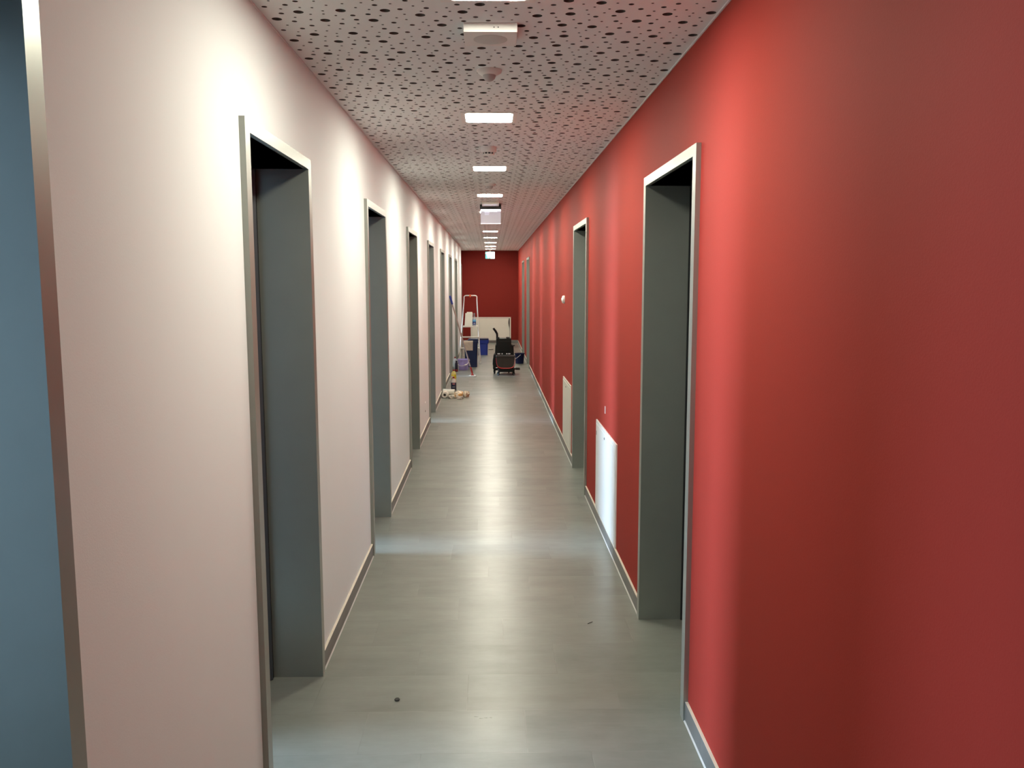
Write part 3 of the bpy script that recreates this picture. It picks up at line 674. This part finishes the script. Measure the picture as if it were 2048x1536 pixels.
# ------------------------------------------------------------------ bottles
def bottle(name, label, loc, r, h, mtl, cap, lab=None, labcol='label_dark', sy=0.8, extras=None, rz=0):
    t = thing(name, label, 'bottle', loc, 'cleaning bottles on the floor', rz)
    b = MB(); b.lathe([(r - 0.004, 0), (r, 0.004), (r, h * 0.66), (r * 0.97, h * 0.72), (r * 0.80, h * 0.80), (r * 0.45, h * 0.88), (0.014, h * 0.90), (0.014, h * 0.93)], n=32, sy=sy); bo = b.done('body', mtl, t, smooth=True)
    b = MB(); b.lathe([(0.0165, h * 0.905), (0.0165, h * 0.99), (0.0145, h)], n=20); b.done('cap', cap, t, smooth=True)
    if lab:
        b = MB(); b.lathe([(r + 0.0004, lab[0]), (r + 0.0010, lab[0] + 0.001), (r + 0.0010, lab[1] - 0.001), (r + 0.0004, lab[1])], n=32, sy=sy, cap=False)
        l = b.done('label_wrap', labcol, t, smooth=True)
        yf = -(r + 0.0012) * sy
        for x0, x1, z0, z1, mm in (extras or []):
            b = MB(); b.box(x0, x1, yf - 0.0012, yf + 0.006, z0, z1); b.done('print', mm, l)
    return t
bottle('cleaner_bottle', 'milky bottle with a dark label and red cap behind the rags', (-0.577, 12.95, 0), 0.040, 0.222, 'bottle_white', 'darkred', (0.012, 0.135), extras=[(-0.018, 0.020, 0.108, 0.122, 'label_pink'), (-0.022, 0.022, 0.060, 0.078, 'label_grey'), (-0.020, 0.020, 0.030, 0.036, 'label_grey')])
bottle('cleaner_bottle', 'yellow bottle with a red cap behind the dark-labelled bottle', (-0.619, 13.95, 0), 0.041, 0.232, 'bottle_yellow', 'darkred', (0.090, 0.150), 'yellow', extras=[(-0.036, -0.006, 0.098, 0.130, 'bottle_white')])
bottle('cleaner_bottle', 'pale bluish bottle with a dark label beside the lavender bucket', (-0.677, 15.95, 0), 0.040, 0.268, 'bottle_pale', 'darkred', None, extras=None, sy=0.8)
bottle('cleaner_bottle', 'small dark bottle with a red lower band in front of the pale bluish bottle', (-0.650, 15.84, 0), 0.026, 0.205, 'label_dark', 'label_dark', (0.004, 0.045), 'darkred', extras=[(-0.010, 0.012, 0.030, 0.036, 'label_pink')])

# ------------------------------------------------------------------ flat mop leaning on the left wall
t = thing('flat_mop', 'long flat mop with a blue grip leaning on the left wall', 'mop', (-0.335, 15.02, 0))
A = Vector((0, 0, 0.045)); B = Vector((-0.7065 + 0.335, -0.30, 1.425))
P_ = lambda k: tuple(A.lerp(B, k))
b = MB(); b.tube([P_(0.10), P_(0.93)], 0.0115, 12); b.done('pole', 'pole', t, smooth=True)
b = MB(); b.tube([P_(0.895), P_(0.90), P_(0.985), P_(1.0)], [0.015, 0.017, 0.018, 0.014], 14); b.done('grip', 'handle_blue', t, smooth=True)
b = MB(); b.tube([(0, 0, 0.030), P_(0.03), P_(0.045), P_(0.088)], [0.012, 0.016, 0.015, 0.0125], 12); b.box(-0.026, 0.026, -0.02, 0.02, 0.018, 0.036); b.done('joint', 'red', t, smooth=True)
b = MB(); b.hexa([(-0.066, -0.10, 0.0), (0.066, -0.10, 0.0), (0.070, -0.02, 0.0), (0.036, 0.13, 0), (-0.036, 0.13, 0), (-0.070, -0.02, 0)], [(-0.060, -0.094, 0.018), (0.060, -0.094, 0.018), (0.064, -0.02, 0.021), (0.030, 0.124, 0.020), (-0.030, 0.124, 0.020), (-0.064, -0.02, 0.021)]); b.done('mop_head', 'mop', t, bevel=0.005)

# ------------------------------------------------------------------ rolls and rags at the left wall
def roll(label, loc, rz, L, r, rh):
    t = thing('paper_roll', label, 'paper roll', loc, 'paper rolls by the skirting', rz)
    b = MB(); b.lathe([(rh, -L / 2), (r - 0.002, -L / 2), (r, -L / 2 + 0.002), (r, L / 2 - 0.002), (r - 0.002, L / 2), (rh, L / 2), (rh, -L / 2)], (0, 0, r), 32, axis='y', cap=False); b.done('paper', 'paper', t, smooth=True)
    b = MB(); b.lathe([(rh + 0.0005, -L / 2 + 0.004), (rh - 0.002, -L / 2 + 0.004), (rh - 0.002, L / 2 - 0.01), (rh + 0.0005, L / 2 - 0.01)], (0, 0, r), 24, axis='y', cap=True); b.done('core', 'bucket_grey', t, smooth=True)
    return t
roll('white paper roll with its dark core facing the viewer, at the left skirting', (-0.668, 12.26, 0), math.radians(-4), 0.15, 0.044, 0.019)
roll('cream paper roll lying crosswise behind the other one near the left skirting', (-0.622, 12.46, 0), math.radians(80), 0.17, 0.046, 0.018)
def lump(name, label, loc, s, m, seed, amp=0.45, cat='rag'):
    b = MB(); bmesh.ops.create_icosphere(b.b, subdivisions=5, radius=1.0)
    for v in b.b.verts:
        n_ = v.co.normalized(); q = n_ * 1.3 + Vector((seed, seed * 0.7, -seed))
        rdg = (1 - min(1, abs(noise.noise(Vector((q.x * 2.0, q.y * 2.0, q.z * 1.0)))) * 2.4)) * 1.3
        rdg2 = (1 - min(1, abs(noise.noise(q * 3.0)) * 2.4))
        k = 1 + amp * 0.5 * noise.noise(q) * 2 + amp * 0.30 * (rdg - 0.5) + amp * 0.12 * (rdg2 - 0.5)
        p = n_ * k; v.co = (p.x * s[0], p.y * s[1], max(p.z, -0.62) * s[2])
    zmin = min(v.co.z for v in b.b.verts)
    for v in b.b.verts: v.co.z -= zmin
    return tag(b.done(name, m, loc=loc, smooth=False), label, cat, 'crumpled rags on the floor')
for o in (lump('crumpled_rag', 'ochre stained crumpled rag in the middle of the heap', (-0.476, 12.22, 0), (0.066, 0.072, 0.060), 'rag_a', 3.1, 0.42),
          lump('crumpled_rag', 'pinkish stained crumpled rag at the right end of the heap', (-0.366, 12.31, 0), (0.052, 0.066, 0.052), 'rag_b', 8.4, 0.42),
          lump('crumpled_rag', 'small crumpled off-white rag between the paper roll and the ochre rag', (-0.572, 12.16, 0), (0.045, 0.060, 0.028), 'rag_c', 12.7),
          lump('crumpled_rag', 'cream rag edge at the front of the heap under the ochre rag', (-0.445, 12.06, 0), (0.048, 0.028, 0.026), 'rag_c', 21.3)):
    o.data.polygons.foreach_set('use_smooth', [True] * len(o.data.polygons))

# ------------------------------------------------------------------ mopping cart
t = thing('mop_cart', 'black mop wringer cart with a grey bucket, red rim and lever handle', 'cleaning cart', (0.262, 15.10, 0))
ox = -0.262
b = MB(); b.rbox(0.116 + ox, 0.416 + ox, 0.02, 0.56, 0.062, 0.118, 0.03); b.box(0.14 + ox, 0.39 + ox, 0.04, 0.52, 0.118, 0.135)
b.done('chassis', 'black', t, bevel=0.006)
b = MB()      # dirty-water bucket: tapered, rounded bottom
pr = [(0.086, 0.343), (0.092, 0.300), (0.104, 0.215), (0.118, 0.165), (0.150, 0.142), (0.215, 0.134), (0.300, 0.134), (0.360, 0.142), (0.392, 0.165), (0.406, 0.215), (0.417, 0.300), (0.423, 0.343)]
b.hexa([(x + ox, 0.006 + 0.03 * (0.343 - z), z) for x, z in pr], [(x + ox, 0.21, z) for x, z in pr]); b.done('front_bucket', 'bucket_grey', t, bevel=0.008)
b = MB(); rp = [(0.082, 0.320), (0.090, 0.250), (0.103, 0.185), (0.122, 0.157), (0.165, 0.138), (0.215, 0.131), (0.300, 0.131), (0.350, 0.138), (0.394, 0.157), (0.411, 0.185), (0.420, 0.250), (0.427, 0.320)]
b.tube([(x + ox, -0.002, z) for x, z in rp], [0.004, 0.0045, 0.006, 0.010, 0.010, 0.010, 0.010, 0.010, 0.010, 0.006, 0.0045, 0.004], 10); b.done('rim_rail', 'red', t, smooth=True)
b = MB(); b.rbox(0.080 + ox, 0.428 + ox, -0.002, 0.22, 0.335, 0.354, 0.025); b.done('front_bucket_rim', 'bucket_grey', t, bevel=0.004)
b = MB(); b.prism([(0.072, 0.13), (0.400, 0.13), (0.405, 0.36), (0.395, 0.52), (0.362, 0.53), (0.360, 0.648), (0.094, 0.648), (0.090, 0.53), (0.075, 0.52), (0.068, 0.36)], 'y', 0.235, 0.50)
for v in b.b.verts: v.co.x += ox
b.done('wringer', 'black', t, bevel=0.010)
b = MB(); b.box(0.125 + ox, 0.335 + ox, 0.226, 0.240, 0.40, 0.605); b.done('wringer_panel', 'black', t, bevel=0.006)
for x0, x1 in ((0.112, 0.148), (0.272, 0.336)): b = MB(); b.box(x0 + ox, x1 + ox, 0.25, 0.45, 0.640, 0.668); b.done('wringer_tab', 'black', t, bevel=0.004)
b = MB(); b.tube([(0.108 + ox, 0.30, 0.56), (0.108 + ox, 0.30, 0.70), (0.104 + ox, 0.30, 0.735), (0.078 + ox, 0.29, 0.782), (0.040 + ox, 0.27, 0.832)], [0.020, 0.019, 0.020, 0.021, 0.018], 14); lv = b.done('lever_handle', 'black', t, smooth=True)
b = MB(); b.tube([(0.0405 + ox, 0.27, 0.831), (0.038 + ox, 0.269, 0.836)], 0.014, 12); b.done('end_highlight', 'chrome', lv, smooth=True)  # bright tip modelled in for the highlight on the lever's end
b = MB(); b.box(0.355 + ox, 0.424 + ox, 0.27, 0.31, 0.508, 0.524); b.prism([(0.385 + ox, 0.52), (0.402 + ox, 0.52), (0.410 + ox, 0.34), (0.392 + ox, 0.34)], 'y', 0.25, 0.33); b.done('side_bracket', 'black', t, bevel=0.003)
b = MB(); b.prism([(0.030, 0.10), (0.075, 0.10), (0.085, 0.20), (0.085, 0.375), (0.060, 0.375), (0.038, 0.33), (0.026, 0.24)], 'y', 0.16, 0.46)
for v in b.b.verts: v.co.x += ox
b.done('side_panel', 'black', t, bevel=0.010)
b = MB(); b.tube([(0.040 + ox, 0.150, 0.33), (0.028 + ox, 0.148, 0.27), (0.026 + ox, 0.148, 0.20), (0.034 + ox, 0.150, 0.15)], 0.005, 8); b.done('side_rail', 'chrome', t, smooth=True)
b = MB(); b.box(0.400 + ox, 0.445 + ox, 0.08, 0.14, 0.100, 0.124); b.box(0.440 + ox, 0.511 + ox, 0.03, 0.16, 0.100, 0.132); b.done('foot_pedal', 'black', t, bevel=0.006)
for x0, x1 in ((0.111, 0.160), (0.185, 0.205), (0.268, 0.292), (0.305, 0.344)):
    b = MB(); b.box(x0 + ox, x1 + ox, 0.222, 0.236, 0.366, 0.381); b.done('white_marking', 'white_plastic', t)
def caster(x, y, r, rz):
    b = MB(); b.box(-0.016, 0.016, -0.016, 0.016, r * 1.7, 0.066); b.box(-0.017, -0.012, -0.012, 0.02, r, r * 1.9); b.box(0.012, 0.017, -0.012, 0.02, r, r * 1.9)
    c = b.done('caster', 'black', t, loc=(x + ox, y, 0), bevel=0.002); c.rotation_euler = (0, 0, rz)
    b = MB(); b.lathe([(r * 0.55, -0.011), (r - 0.004, -0.011), (r, -0.007), (r, 0.007), (r - 0.004, 0.011), (r * 0.55, 0.011)], (0, 0.006, r), 24, axis='x'); wv = b.done('wheel', 'rubber', c, smooth=True)
    b = MB(); b.lathe([(r * 0.5, -0.013), (r * 0.55, -0.012), (r * 0.55, 0.012), (r * 0.5, 0.013)], (0, 0.006, r), 20, axis='x'); b.done('hub', 'grey_plastic', c, smooth=True)
caster(0.128, 0.05, 0.029, 0.7); caster(0.394, 0.05, 0.029, -0.8); caster(0.058, 0.36, 0.029, 0.3); caster(0.323, 0.48, 0.029, 0.2)
b = MB(); b.box(0.040 + ox, 0.13 + ox, 0.33, 0.39, 0.062, 0.10); b.done('outrigger', 'black', t, bevel=0.004)
